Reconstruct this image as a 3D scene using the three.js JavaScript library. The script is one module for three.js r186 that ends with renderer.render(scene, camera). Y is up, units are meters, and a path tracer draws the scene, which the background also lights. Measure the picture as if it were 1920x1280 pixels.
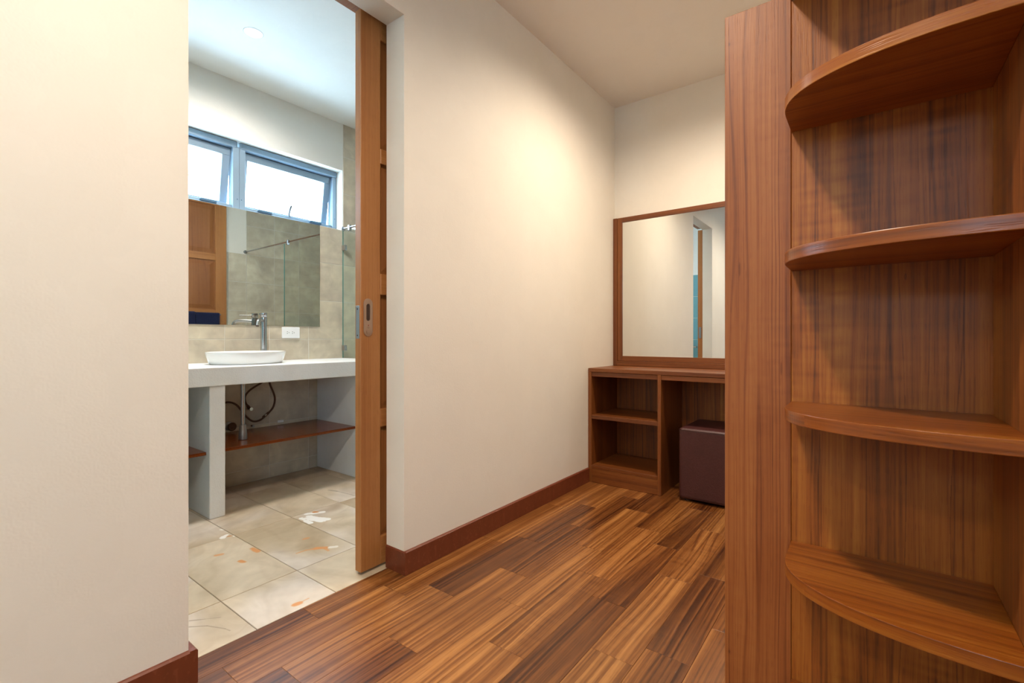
import * as THREE from 'three';
import { RoundedBoxGeometry } from 'three/addons/geometries/RoundedBoxGeometry.js';
import { mergeGeometries } from 'three/addons/utils/BufferGeometryUtils.js';
import { RectAreaLightUniformsLib } from 'three/addons/lights/RectAreaLightUniformsLib.js';

// ---------------------------------------------------------------- camera, sky, exposure
const scene = new THREE.Scene();
const renderer = new THREE.WebGLRenderer({ antialias: true });
renderer.toneMapping = THREE.LinearToneMapping;
renderer.toneMappingExposure = 1.42;
renderer.shadowMap.enabled = true;
RectAreaLightUniformsLib.init();
const FOCAL = 890;                                             // pixels, of a picture 1280 high
const camera = new THREE.PerspectiveCamera(2 * Math.atan(640 / FOCAL) * 180 / Math.PI, 1.5, 0.02, 60);
camera.position.set(0, 1, 0);
camera.rotation.y = Math.atan2(671, FOCAL);
camera.setViewOffset(1920, 1280, 0, 6, 1920, 1280);            // slight lens shift: uprights stay upright
scene.add(camera);
const SKY = new THREE.Color().setRGB(0.52, 0.78, 1.0);         // bright overcast daylight
scene.background = SKY;
scene.backgroundIntensity = 18.5;
const LAMP_WARM = new THREE.Color().setRGB(1.0, 0.86, 0.69), LAMP_BATH = new THREE.Color().setRGB(1.0, 0.93, 0.84);
const HALL_LAMP = 11.5, BATH_LAMP = 9;                        // candela of each ceiling lamp

// ---------------------------------------------------------------- naming and tagging
const used = new Map();
function numbered(name) {
  const n = used.get(name) ?? 0; used.set(name, n + 1);
  return n ? `${name}_${String(n).padStart(3, '0')}` : name;
}
function thing(name, label, category, [x, y, z] = [0, 0, 0], group) {
  const o = new THREE.Group(); o.name = numbered(name); o.position.set(x, y, z);
  o.userData = { label, category }; if (group) o.userData.group = group;
  scene.add(o); return o;
}
function struct(name, geo, mat) {
  const o = geo ? new THREE.Mesh(geo, mat) : new THREE.Group();
  o.name = name; o.userData = { kind: 'structure' }; scene.add(o); return shade(o);
}
function shade(o) { if (o.isMesh) { o.castShadow = true; o.receiveShadow = true; } return o; }
function origin(o) { const p = new THREE.Vector3(); for (; o && o !== scene; o = o.parent) p.add(o.position); return p; }
function part(parent, name, geo, mat, [x, y, z] = [0, 0, 0]) {   // x, y, z in world metres
  const m = shade(new THREE.Mesh(geo, mat)); m.name = name;
  const p = origin(parent); m.position.set(x - p.x, y - p.y, z - p.z);
  parent.add(m); return m;
}

// ---------------------------------------------------------------- seeded random and periodic noise
function rng(seed) { let s = seed | 0; return () => { s = (s + 0x6d2b79f5) | 0; let t = Math.imul(s ^ (s >>> 15), 1 | s); t = (t + Math.imul(t ^ (t >>> 7), 61 | t)) ^ t; return ((t ^ (t >>> 14)) >>> 0) / 4294967296; }; }
const rand = rng(77);
const PERM = new Uint8Array(512); { const r = rng(5); const p = Array.from({ length: 256 }, (_, i) => i); for (let i = 255; i > 0; i--) { const j = Math.floor(r() * (i + 1)); [p[i], p[j]] = [p[j], p[i]]; } for (let i = 0; i < 512; i++) PERM[i] = p[i & 255]; }
const HV = new Float32Array(256); { const r = rng(9); for (let i = 0; i < 256; i++) HV[i] = r(); }
function noise(x, y, px, py, s = 0) {                            // value noise in 0..1 that repeats every px by py cells
  const xf = Math.floor(x), yf = Math.floor(y); let fx = x - xf, fy = y - yf;
  fx = fx * fx * (3 - 2 * fx); fy = fy * fy * (3 - 2 * fy);
  const x0 = ((xf % px) + px) % px, x1 = (x0 + 1) % px, y0 = ((yf % py) + py) % py, y1 = (y0 + 1) % py;
  const h = (a, b) => HV[PERM[(PERM[(a + s * 37) & 255] + b + ((a >> 8) * 57) + ((b >> 8) * 91)) & 255]];
  const a = h(x0, y0), b = h(x1, y0), c = h(x0, y1), d = h(x1, y1);
  return a + (b - a) * fx + (c - a) * fy + (a - b - c + d) * fx * fy;
}
function fbm(u, v, cx, cy, s, oct = 4) { let t = 0, a = 0.5, n = 0; for (let i = 0; i < oct; i++) { t += a * noise(u * cx, v * cy, cx, cy, s + i); n += a; a *= 0.5; cx *= 2; cy *= 2; } return t / n; }
const mix = (a, b, t) => a + (b - a) * t, clamp = (x) => Math.min(1, Math.max(0, x));
const sstep = (a, b, x) => { const t = clamp((x - a) / (b - a)); return t * t * (3 - 2 * t); };
function hex(c) { return [(c >> 16) & 255, (c >> 8) & 255, c & 255]; }

// a texture of w by h pixels that covers U by V metres; paint(u01, v01) returns [r, g, b, height] in 0..255 / 0..1
function texture(w, h, U, V, paint, withBump = true) {
  const col = new Uint8Array(w * h * 4), bmp = withBump ? new Uint8Array(w * h * 4) : null;
  for (let j = 0; j < h; j++) for (let i = 0; i < w; i++) {
    const c = paint((i + 0.5) / w, (j + 0.5) / h), k = 4 * (j * w + i);
    col[k] = c[0]; col[k + 1] = c[1]; col[k + 2] = c[2]; col[k + 3] = 255;
    if (bmp) { const b = clamp(c[3] ?? 0.5) * 255; bmp[k] = bmp[k + 1] = bmp[k + 2] = b; bmp[k + 3] = 255; }
  }
  const make = (data, srgb) => {
    const t = new THREE.DataTexture(data, w, h, THREE.RGBAFormat); t.wrapS = t.wrapT = THREE.RepeatWrapping;
    t.magFilter = THREE.LinearFilter; t.minFilter = THREE.LinearMipmapLinearFilter; t.generateMipmaps = true; t.anisotropy = 8;
    if (srgb) t.colorSpace = THREE.SRGBColorSpace;
    t.repeat.set(1 / U, 1 / V); t.needsUpdate = true; return t;
  };
  return { map: make(col, true), bumpMap: bmp ? make(bmp, false) : null };
}

// teak: grain runs along v; strips of veneer side by side with a tone and a figure of their own
function wood({ w = 1024, h = 2048, U = 0.8, V = 1.6, dark, mid, light, seed, strips = 0, line = 0.5, figure = 1, slant = 0.006, ripple = 0, contrast = 1, rn = 20, wideA = 0.34, fineA = 0.30, knots = [] }) {
  const D = hex(dark), M = hex(mid), L = hex(light), r = rng(seed), edges = [];
  if (strips) { let x = 0; while (x < U) { edges.push({ x, tone: r(), k: r(), s: Math.floor(r() * 60), lean: (r() - 0.5) * slant }); x += strips * (0.65 + 0.8 * r()); } }
  return texture(w, h, U, V, (u, v) => {
    const um = u * U, sway = (fbm(u, v, 6, 3, seed, 3) - 0.5) * 0.02 * figure + (noise(u * 24, v * 6, 24, 6, seed + 7) - 0.5) * 0.004 * figure;
    let t = um + sway, tone = 0.5, off = 0, edge = 0;
    if (strips) {
      let e = edges[edges.length - 1], near = 1;
      const wob = (noise(um * 9, v * 4, 64, 4, seed + 3) - 0.5) * slant * 0.6;
      for (let i = 0; i < edges.length; i++) { const x = edges[i].x + Math.sin(v * 6.2832 + edges[i].k * 6) * edges[i].lean + wob; if (um >= x) e = edges[i]; near = Math.min(near, Math.abs(um - x)); }
      tone = e.tone; off = e.s; edge = (1 - sstep(0.0003, 0.0018, near)) * (0.35 + 0.65 * noise(e.s, v * 5, 64, 5, seed + 6));
    }
    const tt = t / U + off * 0.131;
    const wide = noise(tt * 16, v * 2, 16, 2, seed + 11 + off), fine = noise(tt * 150, v * 3, 150, 3, seed + 12), finer = noise(tt * 400, v * 14, 400, 14, seed + 13);
    const ring = Math.sin(6.2832 * (tt * rn + 3.2 * noise(tt * 13, v, 13, 1, seed + 40) + 2.2 * figure * fbm(u, v, 4, 2, seed + 20 + off, 3)));
    const rings = Math.pow(0.5 + 0.5 * ring, 9) * (0.15 + 1.2 * noise(tt * 23, v * 4, 23, 4, seed + 41));
    const pore = sstep(0.70, 0.9, noise(u * 512, v * 70, 512, 70, seed + 14));
    let b = 0.5 + contrast * (wideA * (wide - 0.5) + fineA * (fine - 0.5) + 0.20 * (finer - 0.5) + (strips ? 0.26 * (tone - 0.5) : 0.30 * (noise(u * 7, v * 2, 7, 2, seed + 2) - 0.5)));
    b -= 0.42 * line * rings * contrast + 0.26 * edge + 0.09 * pore;
    b += 0.05 * (noise(u * 40, v * 60, 40, 60, seed + 31) - 0.5);
    if (ripple) b += ripple * sstep(0.5, 0.8, fbm(u, v, 4, 5, seed + 50, 2)) * (noise(u * 14, v * 150, 14, 150, seed + 51) - 0.5);
    for (const [ku, kv, kl, kw] of knots) { const dx = (um - ku) / kw, dy = (v * V - kv) / kl, d = dx * dx + dy * dy; if (d < 4) b -= 0.42 * Math.exp(-d * 2.2) * (0.6 + 0.4 * Math.sin(d * 9)); }
    b = clamp(b);
    const c = [0, 1, 2].map((k) => b < 0.5 ? mix(D[k], M[k], b * 2) : mix(M[k], L[k], b * 2 - 1));
    if (strips) { c[2] *= 1.04 - 0.12 * noise(off, 0, 64, 1, 4); }
    return [c[0], c[1], c[2], 0.6 + 0.2 * (fine - 0.5) - 0.35 * pore - 0.15 * rings];
  });
}

// ---------------------------------------------------------------- materials
function mat(name, o) { const m = o.clearcoat || o.transmission || o.sheen ? new THREE.MeshPhysicalMaterial(o) : new THREE.MeshStandardMaterial(o); m.name = name; return m; }
const veneerT = wood({ seed: 21, dark: 0x4a2108, mid: 0x8c4c15, light: 0xb6772f, strips: 0.07, slant: 0.035, ripple: 0.22, line: 0.6, figure: 0.7, contrast: 0.9, wideA: 0.34, knots: [[0.23, 0.52, 0.014, 0.004], [0.45, 1.05, 0.010, 0.004]] });
const sideT = wood({ seed: 47, U: 0.4, w: 512, dark: 0x5e2a0e, mid: 0x905124, light: 0xb3763f, line: 0.9, figure: 0.55, contrast: 0.75, wideA: 0.26, ripple: 0.08, knots: [[0.06, 0.66, 0.030, 0.0045], [0.115, 0.655, 0.032, 0.004], [0.09, 1.25, 0.008, 0.004], [0.21, 0.4, 0.03, 0.004]] });
const shelfT = wood({ seed: 63, dark: 0x522408, mid: 0x874612, light: 0xac702a, line: 0.6, figure: 0.6, contrast: 0.8 });
const tableT = wood({ seed: 81, dark: 0x482009, mid: 0x784219, light: 0x99622d, line: 0.45, figure: 0.5, contrast: 0.75 });
const doorT = wood({ seed: 101, dark: 0x864e22, mid: 0xaa6f3a, light: 0xc28c56, line: 0.15, figure: 0.3, contrast: 0.6 });
const panelT = wood({ seed: 121, w: 512, h: 1024, dark: 0x6c3914, mid: 0x8f5628, light: 0xa66e3c, line: 0.5, figure: 1.0, contrast: 0.6 });
const floorT = wood({ seed: 141, w: 2048, h: 2048, U: 1.2, V: 2.4, dark: 0x391a08, mid: 0x74451f, light: 0xb07a44, line: 0.5, figure: 1.8, contrast: 1.05, rn: 44, wideA: 0.32, fineA: 0.46, ripple: 0.12 });
const W = (name, T, o = {}) => mat(name, { map: T.map, bumpMap: T.bumpMap, bumpScale: 0.0004, roughness: 0.42, ...o });
const M = {
  veneer: W('teak veneer strips', veneerT, { roughness: 0.46 }),
  side: W('teak face', sideT, { roughness: 0.46 }),
  shelf: W('teak shelf', shelfT, { roughness: 0.3 }),
  table: W('dark teak table', tableT, { roughness: 0.4 }),
  door: W('oiled door timber', doorT, { roughness: 0.45 }),
  panel: W('door panel timber', panelT, { roughness: 0.48 }),
  bathShelf: W('varnished shelf board', shelfT, { roughness: 0.2, color: new THREE.Color().setRGB(0.8, 0.62, 0.54) }),
  dark: mat('dark gap', { color: 0x2a1a12, roughness: 0.8 }),
  chrome: mat('brushed steel', { color: 0xb9bcc0, metalness: 1, roughness: 0.22 }),
  steel: mat('satin steel', { color: 0xa9acb0, metalness: 1, roughness: 0.38 }),
  bronze: mat('bronze braid', { color: 0x5a4438, metalness: 0.8, roughness: 0.42 }),
  antique: mat('antique copper plate', { color: 0xb49a86, metalness: 0.75, roughness: 0.42 }),
  antiqueDark: mat('dark recess metal', { color: 0x55463f, metalness: 0.7, roughness: 0.4 }),
  alu: mat('powder coated aluminium', { color: 0x7f93a3, metalness: 0.25, roughness: 0.42 }),
  aluDark: mat('window catch', { color: 0x3f5a70, metalness: 0.1, roughness: 0.45 }),
  mirror: mat('mirror silver', { color: 0xe9ebe8, metalness: 1, roughness: 0.0 }),
  mirrorDim: mat('bathroom mirror silver', { color: 0xcfc8bd, metalness: 1, roughness: 0.0 }),
  pane: mat('window pane', { color: 0xffffff, transmission: 1, thickness: 0, roughness: 0, ior: 1.5 }),
  glass: mat('shower glass', { color: 0xf0faf8, transmission: 1, thickness: 0, roughness: 0, ior: 1.5 }),
  glassEdge: mat('cut glass edge', { color: 0x6fa79c, roughness: 0.2, transmission: 0.3, thickness: 0 }),
  ceramic: mat('white glazed ceramic', { color: 0xf0f0ee, roughness: 0.08, clearcoat: 0.6, clearcoatRoughness: 0.05 }),
  plastic: mat('white plastic', { color: 0xeff1f2, roughness: 0.35 }),
  hole: mat('socket hole', { color: 0x30343a, roughness: 0.7 }),
  lampGlow: mat('lamp diffuser', { color: 0xffffff, emissive: 0xfff0d8, emissiveIntensity: 3.0, roughness: 0.6 }),
  teal: mat('teal glazed tile', { color: 0x6fa3ad, roughness: 0.2 }),
};
const speckle = (seed, base, amp, coarse, bump) => texture(512, 512, 0.9, 0.9, (u, v) => { const n = fbm(u, v, coarse, coarse, seed, 4) - 0.5, f = noise(u * 240, v * 240, 240, 240, seed + 9) - 0.5; return [...base.map((b) => b + amp * n), 0.5 + bump * f + 0.3 * n]; });
const paintT = speckle(3, [229, 222, 209], 5, 6, 0.5), whiteT = speckle(8, [226, 224, 217], 4, 7, 0.5), ceilT = speckle(15, [230, 224, 216], 3, 5, 0.4), masonT = speckle(23, [233, 236, 238], 9, 12, 0.8);
M.paint = mat('cream wall paint', { map: paintT.map, bumpMap: paintT.bumpMap, bumpScale: 0.0004, roughness: 0.62 });
M.white = mat('white plaster paint', { map: whiteT.map, bumpMap: whiteT.bumpMap, bumpScale: 0.0004, roughness: 0.7 });
M.ceil = mat('ceiling paint', { map: ceilT.map, bumpMap: ceilT.bumpMap, bumpScale: 0.0003, roughness: 0.8 });
M.mason = mat('rendered masonry', { map: masonT.map, bumpMap: masonT.bumpMap, bumpScale: 0.0008, roughness: 0.45 });
const baseT = texture(256, 256, 0.5, 0.5, (u, v) => { const n = fbm(u, v, 20, 4, 33, 4) - 0.5, s = sstep(0.80, 0.84, noise(u * 70, v * 60, 70, 60, 35)) * 10; return [108 + 14 * n + s, 52 + 9 * n + s, 30 + 7 * n + s, 0.5 + n * 0.4]; });
M.base = mat('red brown skirting paint', { map: baseT.map, bumpMap: baseT.bumpMap, bumpScale: 0.0003, roughness: 0.38 });
const leatherT = texture(512, 512, 0.3, 0.3, (u, v) => { const n = fbm(u, v, 60, 60, 43, 3), w = fbm(u, v, 4, 4, 45, 3) - 0.5; return [66 + 12 * (n - 0.5) + 9 * w, 31 + 9 * (n - 0.5) + 6 * w, 30 + 9 * (n - 0.5) + 6 * w, n]; });
M.leather = mat('maroon leatherette', { map: leatherT.map, bumpMap: leatherT.bumpMap, bumpScale: 0.0006, roughness: 0.45 });
const towelT = texture(256, 256, 0.12, 0.12, (u, v) => { const n = noise(u * 60, v * 60, 60, 60, 51); return [8 + 9 * n, 18 + 12 * n, 50 + 22 * n, n]; });
M.towel = mat('navy terry cloth', { map: towelT.map, bumpMap: towelT.bumpMap, bumpScale: 0.002, roughness: 0.95 });
// stone look wall tile: clouds, pale seams, slate relief
const wallTileT = texture(1024, 1024, 1.2, 1.2, (u, v) => {
  const q = (fbm(u, v, 4, 4, 61, 3) - 0.5) * 0.35, n = fbm(u + q, v - q, 7, 7, 63, 5) - 0.5, m = fbm(u, v, 22, 22, 65, 4) - 0.5;
  const slate = fbm(u + v * 0.5 + q, v, 9, 30, 67, 3) - 0.5, vein = 1 - sstep(0.0, 0.05, Math.abs(fbm(u + q, v, 5, 5, 69, 4) - 0.5));
  const b = 46 * n + 24 * m + 16 * slate + 4 * vein;
  return [196 + b, 184 + b, 163 + b * 0.95 - 8 * n, 0.5 + 0.8 * n + 0.5 * slate + 0.25 * m];
});
M.wallTile = mat('grey beige stone tile', { map: wallTileT.map, bumpMap: wallTileT.bumpMap, bumpScale: 0.0022, roughness: 0.32 });
// floor tile of the bathroom; u = distance from the wood floor, v = distance along the door wall
const FX0 = -1.68, FU = 1.80, FV = 3.4;
const stains = [   // [x0, z0, x1, z1, radius, strength, kind]   kind 0 rust, 1 bare white glaze, 2 dark vein
  [-2.525, -1.400, -2.423, -1.395, 0.014, 1, 1], [-2.50, -1.42, -2.40, -1.455, 0.022, 1, 1], [-2.52, -1.44, -2.391, -1.481, 0.017, 1, 1], [-2.557, -1.458, -2.515, -1.525, 0.016, 1, 1], [-2.553, -1.498, -2.545, -1.505, 0.014, 1, 0],
  [-2.593, -1.024, -2.611, -1.053, 0.014, 1, 1], [-2.591, -1.056, -2.585, -1.060, 0.012, 1, 0], [-2.573, -1.070, -2.565, -1.071, 0.006, 1, 1], [-2.709, -1.068, -2.70, -1.07, 0.008, 0.8, 1],
  [-2.346, -1.060, -2.292, -1.061, 0.015, 1, 0], [-2.405, -0.925, -2.395, -0.945, 0.012, 0.8, 0], [-2.26, -0.968, -2.232, -0.974, 0.013, 1, 0], [-2.252, -1.265, -2.248, -1.28, 0.012, 0.8, 0],
  [-2.129, -1.160, -2.127, -1.204, 0.006, 0.7, 0], [-2.127, -1.204, -2.104, -1.246, 0.007, 0.8, 0], [-2.104, -1.244, -2.080, -1.275, 0.014, 1, 0], [-2.08, -1.27, -2.038, -1.265, 0.008, 0.8, 0], [-2.061, -1.296, -2.05, -1.31, 0.014, 0.7, 1],
  [-2.848, -1.771, -2.78, -1.79, 0.012, 0.5, 2], [-2.79, -1.79, -2.618, -1.808, 0.005, 0.5, 2], [-1.724, -0.932, -1.722, -0.953, 0.012, 1, 0], [-1.722, -0.953, -1.724, -0.987, 0.005, 0.7, 0],
  [-1.924, -0.655, -1.892, -0.692, 0.003, 0.6, 2], [-1.892, -0.692, -1.860, -0.730, 0.002, 0.5, 2], [-1.884, -0.641, -1.842, -0.680, 0.0035, 0.6, 2], [-1.842, -0.680, -1.774, -0.711, 0.003, 0.6, 2], [-1.774, -0.711, -1.750, -0.716, 0.003, 0.5, 2],
];
const floorTileT = texture(1024, 1920, FU, FV, (u, v) => {
  const x = FX0 - u * FU, z = -v * FV + 0.05;
  const ti = Math.floor((-1.97 - x) / 0.612), tj = Math.floor((-0.775 - z) / 0.301), seed = ((ti + 5) * 17 + (tj + 7) * 5) % 40;
  const du = u + seed * 0.173, dv = v + seed * 0.311, q = (fbm(du, dv, 4, 8, 71, 3) - 0.5) * 0.25;
  const n = fbm(du + q, dv + q * 0.5, 4, 12, 73 + seed % 5, 5) - 0.5, m = fbm(du, dv, 40, 80, 75, 3) - 0.5;
  const swirl = 1 - sstep(0, 0.03, Math.abs(fbm(du + q * 2, dv, 3, 8, 77, 4) - 0.48)), pale = sstep(0.55, 0.75, fbm(du, dv, 5, 9, 79, 3));
  const strk = fbm(du * 0.6 + dv * 0.8, dv - du * 0.3 + q, 4, 34, 83, 4) - 0.5;
  let r = 190 + 40 * n + 16 * m + 46 * strk - 5 * swirl + 10 * pale, g = 172 + 44 * n + 16 * m + 50 * strk - 6 * swirl + 14 * pale, b = 146 + 50 * n + 16 * m + 54 * strk - 6 * swirl + 24 * pale;
  for (const [ax, az, bx, bz, rad, k, kind] of stains) {
    if (x < Math.min(ax, bx) - 0.06 || x > Math.max(ax, bx) + 0.06 || z < Math.min(az, bz) - 0.06 || z > Math.max(az, bz) + 0.06) continue;
    const ex = bx - ax, ez = bz - az, t = clamp(((x - ax) * ex + (z - az) * ez) / (ex * ex + ez * ez)), d = Math.hypot(x - ax - t * ex, z - az - t * ez) / rad + 1.1 * (fbm(u, v, 60, 110, 91, 3) - 0.5);
    const f = k * (1 - sstep(kind === 1 ? 0.9 : 0.45, kind === 1 ? 1.05 : 1.25, d)), to = [[205, 142, 88], [238, 235, 230], [128, 112, 92]][kind];
    r = mix(r, to[0], f); g = mix(g, to[1], f); b = mix(b, to[2], f);
  }
  return [r, g, b, 0.5 + 0.6 * n + 0.3 * m];
});
M.floorTile = mat('marbled beige floor tile', { map: floorTileT.map, bumpMap: floorTileT.bumpMap, bumpScale: 0.0008, roughness: 0.36 });
M.grout = mat('pale grout', { color: 0xd6d2c8, roughness: 0.9 });
M.groutDark = mat('brown floor grout', { color: 0x8a7b6a, roughness: 0.9 });
M.slab = mat('cement screed', { color: 0x4a3322, roughness: 0.9 });
// planks: the same timber in a few tones
M.planks = [[1, 1, 1], [0.92, 0.9, 0.88], [1.05, 1.05, 1.03], [0.97, 0.95, 0.93], [1.0, 0.97, 0.94], [0.95, 0.96, 0.95]].map((c, i) => W('laminate plank tone ' + i, floorT, { roughness: 0.31, bumpScale: 0.0003, color: new THREE.Color().setRGB(...c) }));

// ---------------------------------------------------------------- geometry helpers
function project(geo, grain = 'y', ou = 0, ov = 0) {              // uv in metres: v along the grain, u across it
  const g = geo.index ? geo.toNonIndexed() : geo, p = g.attributes.position, uv = new Float32Array(p.count * 2), gi = 'xyz'.indexOf(grain);
  const a = new THREE.Vector3(), b = new THREE.Vector3(), c = new THREE.Vector3();
  for (let i = 0; i < p.count; i += 3) {
    a.fromBufferAttribute(p, i); b.fromBufferAttribute(p, i + 1); c.fromBufferAttribute(p, i + 2);
    const n = b.clone().sub(a).cross(c.clone().sub(a)), m = [Math.abs(n.x), Math.abs(n.y), Math.abs(n.z)], k = m.indexOf(Math.max(...m));
    let vi = gi, ui; if (k === gi) { ui = (k + 1) % 3; vi = (k + 2) % 3; } else ui = 3 - k - gi;
    [a, b, c].forEach((q, j) => { const e = q.toArray(); uv[2 * (i + j)] = e[ui] + ou; uv[2 * (i + j) + 1] = e[vi] + ov; });
  }
  g.setAttribute('uv', new THREE.BufferAttribute(uv, 2)); return g;
}
function chamferBox(w, h, d, c) {                                 // 44 triangles, every edge cut by c
  const H = [w / 2, h / 2, d / 2], pos = [];
  const v = (k, s) => s.map((e, i) => e * (i === k ? H[i] : H[i] - c));
  const tri = (p, q, r) => { const n = [0, 1, 2].map((i) => { const j = (i + 1) % 3, l = (i + 2) % 3; return (q[j] - p[j]) * (r[l] - p[l]) - (q[l] - p[l]) * (r[j] - p[j]); }); const o = n[0] * (p[0] + q[0] + r[0]) + n[1] * (p[1] + q[1] + r[1]) + n[2] * (p[2] + q[2] + r[2]); pos.push(...p, ...(o > 0 ? [...q, ...r] : [...r, ...q])); };
  const quad = (p, q, r, s) => { tri(p, q, r); tri(p, r, s); };
  for (let k = 0; k < 3; k++) for (const s of [-1, 1]) {
    const i = (k + 1) % 3, j = (k + 2) % 3, at = (a, b) => { const t = [0, 0, 0]; t[k] = s; t[i] = a; t[j] = b; return v(k, t); };
    quad(at(-1, -1), at(1, -1), at(1, 1), at(-1, 1));
    for (const b of [-1, 1]) { const e = (f, side) => { const t = [0, 0, 0]; t[k] = s; t[i] = b; t[j] = side; return v(f, t); }; quad(e(k, -1), e(k, 1), e(i, 1), e(i, -1)); }
  }
  for (const a of [-1, 1]) for (const b of [-1, 1]) for (const e of [-1, 1]) tri(v(0, [a, b, e]), v(1, [a, b, e]), v(2, [a, b, e]));
  const g = new THREE.BufferGeometry(); g.setAttribute('position', new THREE.Float32BufferAttribute(pos, 3)); g.computeVertexNormals(); return g;
}
// a box given by its world extents
function slab(parent, name, m, [x0, x1], [y0, y1], [z0, z1], { c = 0.0015, grain = 'y', ou = rand() * 0.7, ov = rand() * 1.4 } = {}) {
  const w = x1 - x0, h = y1 - y0, d = z1 - z0;
  const g = project(c ? chamferBox(w, h, d, Math.min(c, w / 3, h / 3, d / 3)) : new THREE.BoxGeometry(w, h, d), grain, ou, ov);
  return part(parent, name, g, m, [(x0 + x1) / 2, (y0 + y1) / 2, (z0 + z1) / 2]);
}
function structBox(name, m, [x0, x1], [y0, y1], [z0, z1]) {
  const o = struct(name, project(new THREE.BoxGeometry(x1 - x0, y1 - y0, z1 - z0), 'y'), m);
  o.position.set((x0 + x1) / 2, (y0 + y1) / 2, (z0 + z1) / 2); return o;
}
// a wall in the plane x = const: outline and holes in (z, y), extruded from x0 to x1
function wallX(name, m, [x0, x1], [z0, z1], [y0, y1], holes) {
  const s = new THREE.Shape([[z0, y0], [z1, y0], [z1, y1], [z0, y1]].map((p) => new THREE.Vector2(...p)));
  for (const [a, b, c, d] of holes) s.holes.push(new THREE.Path([[a, c], [a, d], [b, d], [b, c]].map((p) => new THREE.Vector2(...p))));
  const g = new THREE.ExtrudeGeometry(s, { depth: x1 - x0, bevelEnabled: false }); g.rotateY(-Math.PI / 2); g.translate(x1, 0, 0);
  return struct(name, project(g, 'y'), m);
}
function tube(points, r, seg = 40, rad = 10) { return new THREE.TubeGeometry(new THREE.CatmullRomCurve3(points.map((p) => new THREE.Vector3(...p))), seg, r, rad, false); }
function rod(a, b, r, rad = 20) { const A = new THREE.Vector3(...a), B = new THREE.Vector3(...b), g = new THREE.CylinderGeometry(r, r, A.distanceTo(B), rad); g.applyQuaternion(new THREE.Quaternion().setFromUnitVectors(new THREE.Vector3(0, 1, 0), B.clone().sub(A).normalize())); g.translate(...A.add(B).multiplyScalar(0.5).toArray()); return g; }
const lathe = (pts, seg = 40) => new THREE.LatheGeometry(pts.map((p) => new THREE.Vector2(...p)), seg);

// ================================================================ THE SETTING
const AX = -1.574, AB = -1.69, CEIL = 2.776, BACK = -3.406, FRONT = 2.6, RIGHT = 2.4, OPEN0 = -1.329, OPEN1 = -0.533, HEAD = 2.37;
const BX = -3.45, BCEIL = 2.755, BEND = 0.0, BSHOWER = -3.2;
// floor of the hall: screed with laminate planks 142 mm by 602 mm
const floor = structBox('floor', M.slab, [-1.68, RIGHT], [-0.12, -0.011], [BACK, FRONT]);
{
  const PW = 0.142, PL = 0.602, first = -1.43 - PW;
  const starts = { 0: -0.938, 1: -1.223, 2: -1.333, 3: -1.022, 4: -1.43, 5: -1.205, 6: -1.66, 7: -1.38, 8: -1.485, 9: -1.12, 10: -1.58 };
  const shared = Array.from({ length: 12 }, (_, i) => project(chamferBox(PW - 0.0005, 0.011, PL - 0.0005, 0.0007), 'z', (i * 0.317) % 1.2, (i * 0.733) % 2.4));
  let n = 0;
  for (let col = 0; col < 16; col++) {
    const x0 = col === 0 ? -1.68 : first + (col - 1) * PW, x1 = first + col * PW;
    if (x0 > 0.6) break;
    const s0 = starts[col] ?? -1.2 - 0.17 * (col % 4);
    for (let k = -6; k < 6; k++) {
      let z0 = s0 + k * PL, z1 = z0 + PL;
      const lo = col === 0 ? OPEN0 + 0.001 : BACK, hi = col === 0 ? OPEN1 - 0.02 : 1.2;
      z0 = Math.max(z0, lo); z1 = Math.min(z1, hi); if (z1 - z0 < 0.03) continue;
      const whole = z1 - z0 > PL - 0.002 && col > 0, i = Math.floor(rand() * 12), tone = M.planks[Math.floor(rand() * M.planks.length)];
      const g = whole ? shared[i] : project(chamferBox(x1 - x0 - 0.0005, 0.011, z1 - z0 - 0.0005, 0.0007), 'z', rand() * 1.2, rand() * 2.4);
      part(floor, 'plank', g, tone, [(x0 + x1) / 2, -0.0055, (z0 + z1) / 2]); n++;
    }
  }
}
// tiled floor of the bathroom
const bathFloor = structBox('floor_bathroom', M.groutDark, [BX - 0.2, -1.68], [-0.12, -0.003], [BSHOWER - 0.1, BEND + 0.1]);
{
  const xs = [-1.681, -1.971, -2.583, -3.195, BX], zs = []; for (let z = -0.775 + 0.301 * 2; z > BSHOWER + 0.05; z -= 0.301) zs.push(z); zs.unshift(BEND); zs.push(BSHOWER);
  for (let i = 0; i + 1 < xs.length; i++) for (let j = 0; j + 1 < zs.length; j++) {
    const w = xs[i] - xs[i + 1] - 0.003, d = zs[j] - zs[j + 1] - 0.003, cx = (xs[i] + xs[i + 1]) / 2, cz = (zs[j] + zs[j + 1]) / 2; if (d < 0.01) continue;
    const g = project(chamferBox(w, 0.01, d, 0.0012), 'z'), p = g.attributes.position, uv = g.attributes.uv;
    for (let k = 0; k < p.count; k++) uv.setXY(k, FX0 - (p.getX(k) + cx), 0.05 - (p.getZ(k) + cz));
    part(bathFloor, 'tile', g, M.floorTile, [cx, -0.005 + (rand() - 0.5) * 0.0008, cz]);
  }
}
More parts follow.
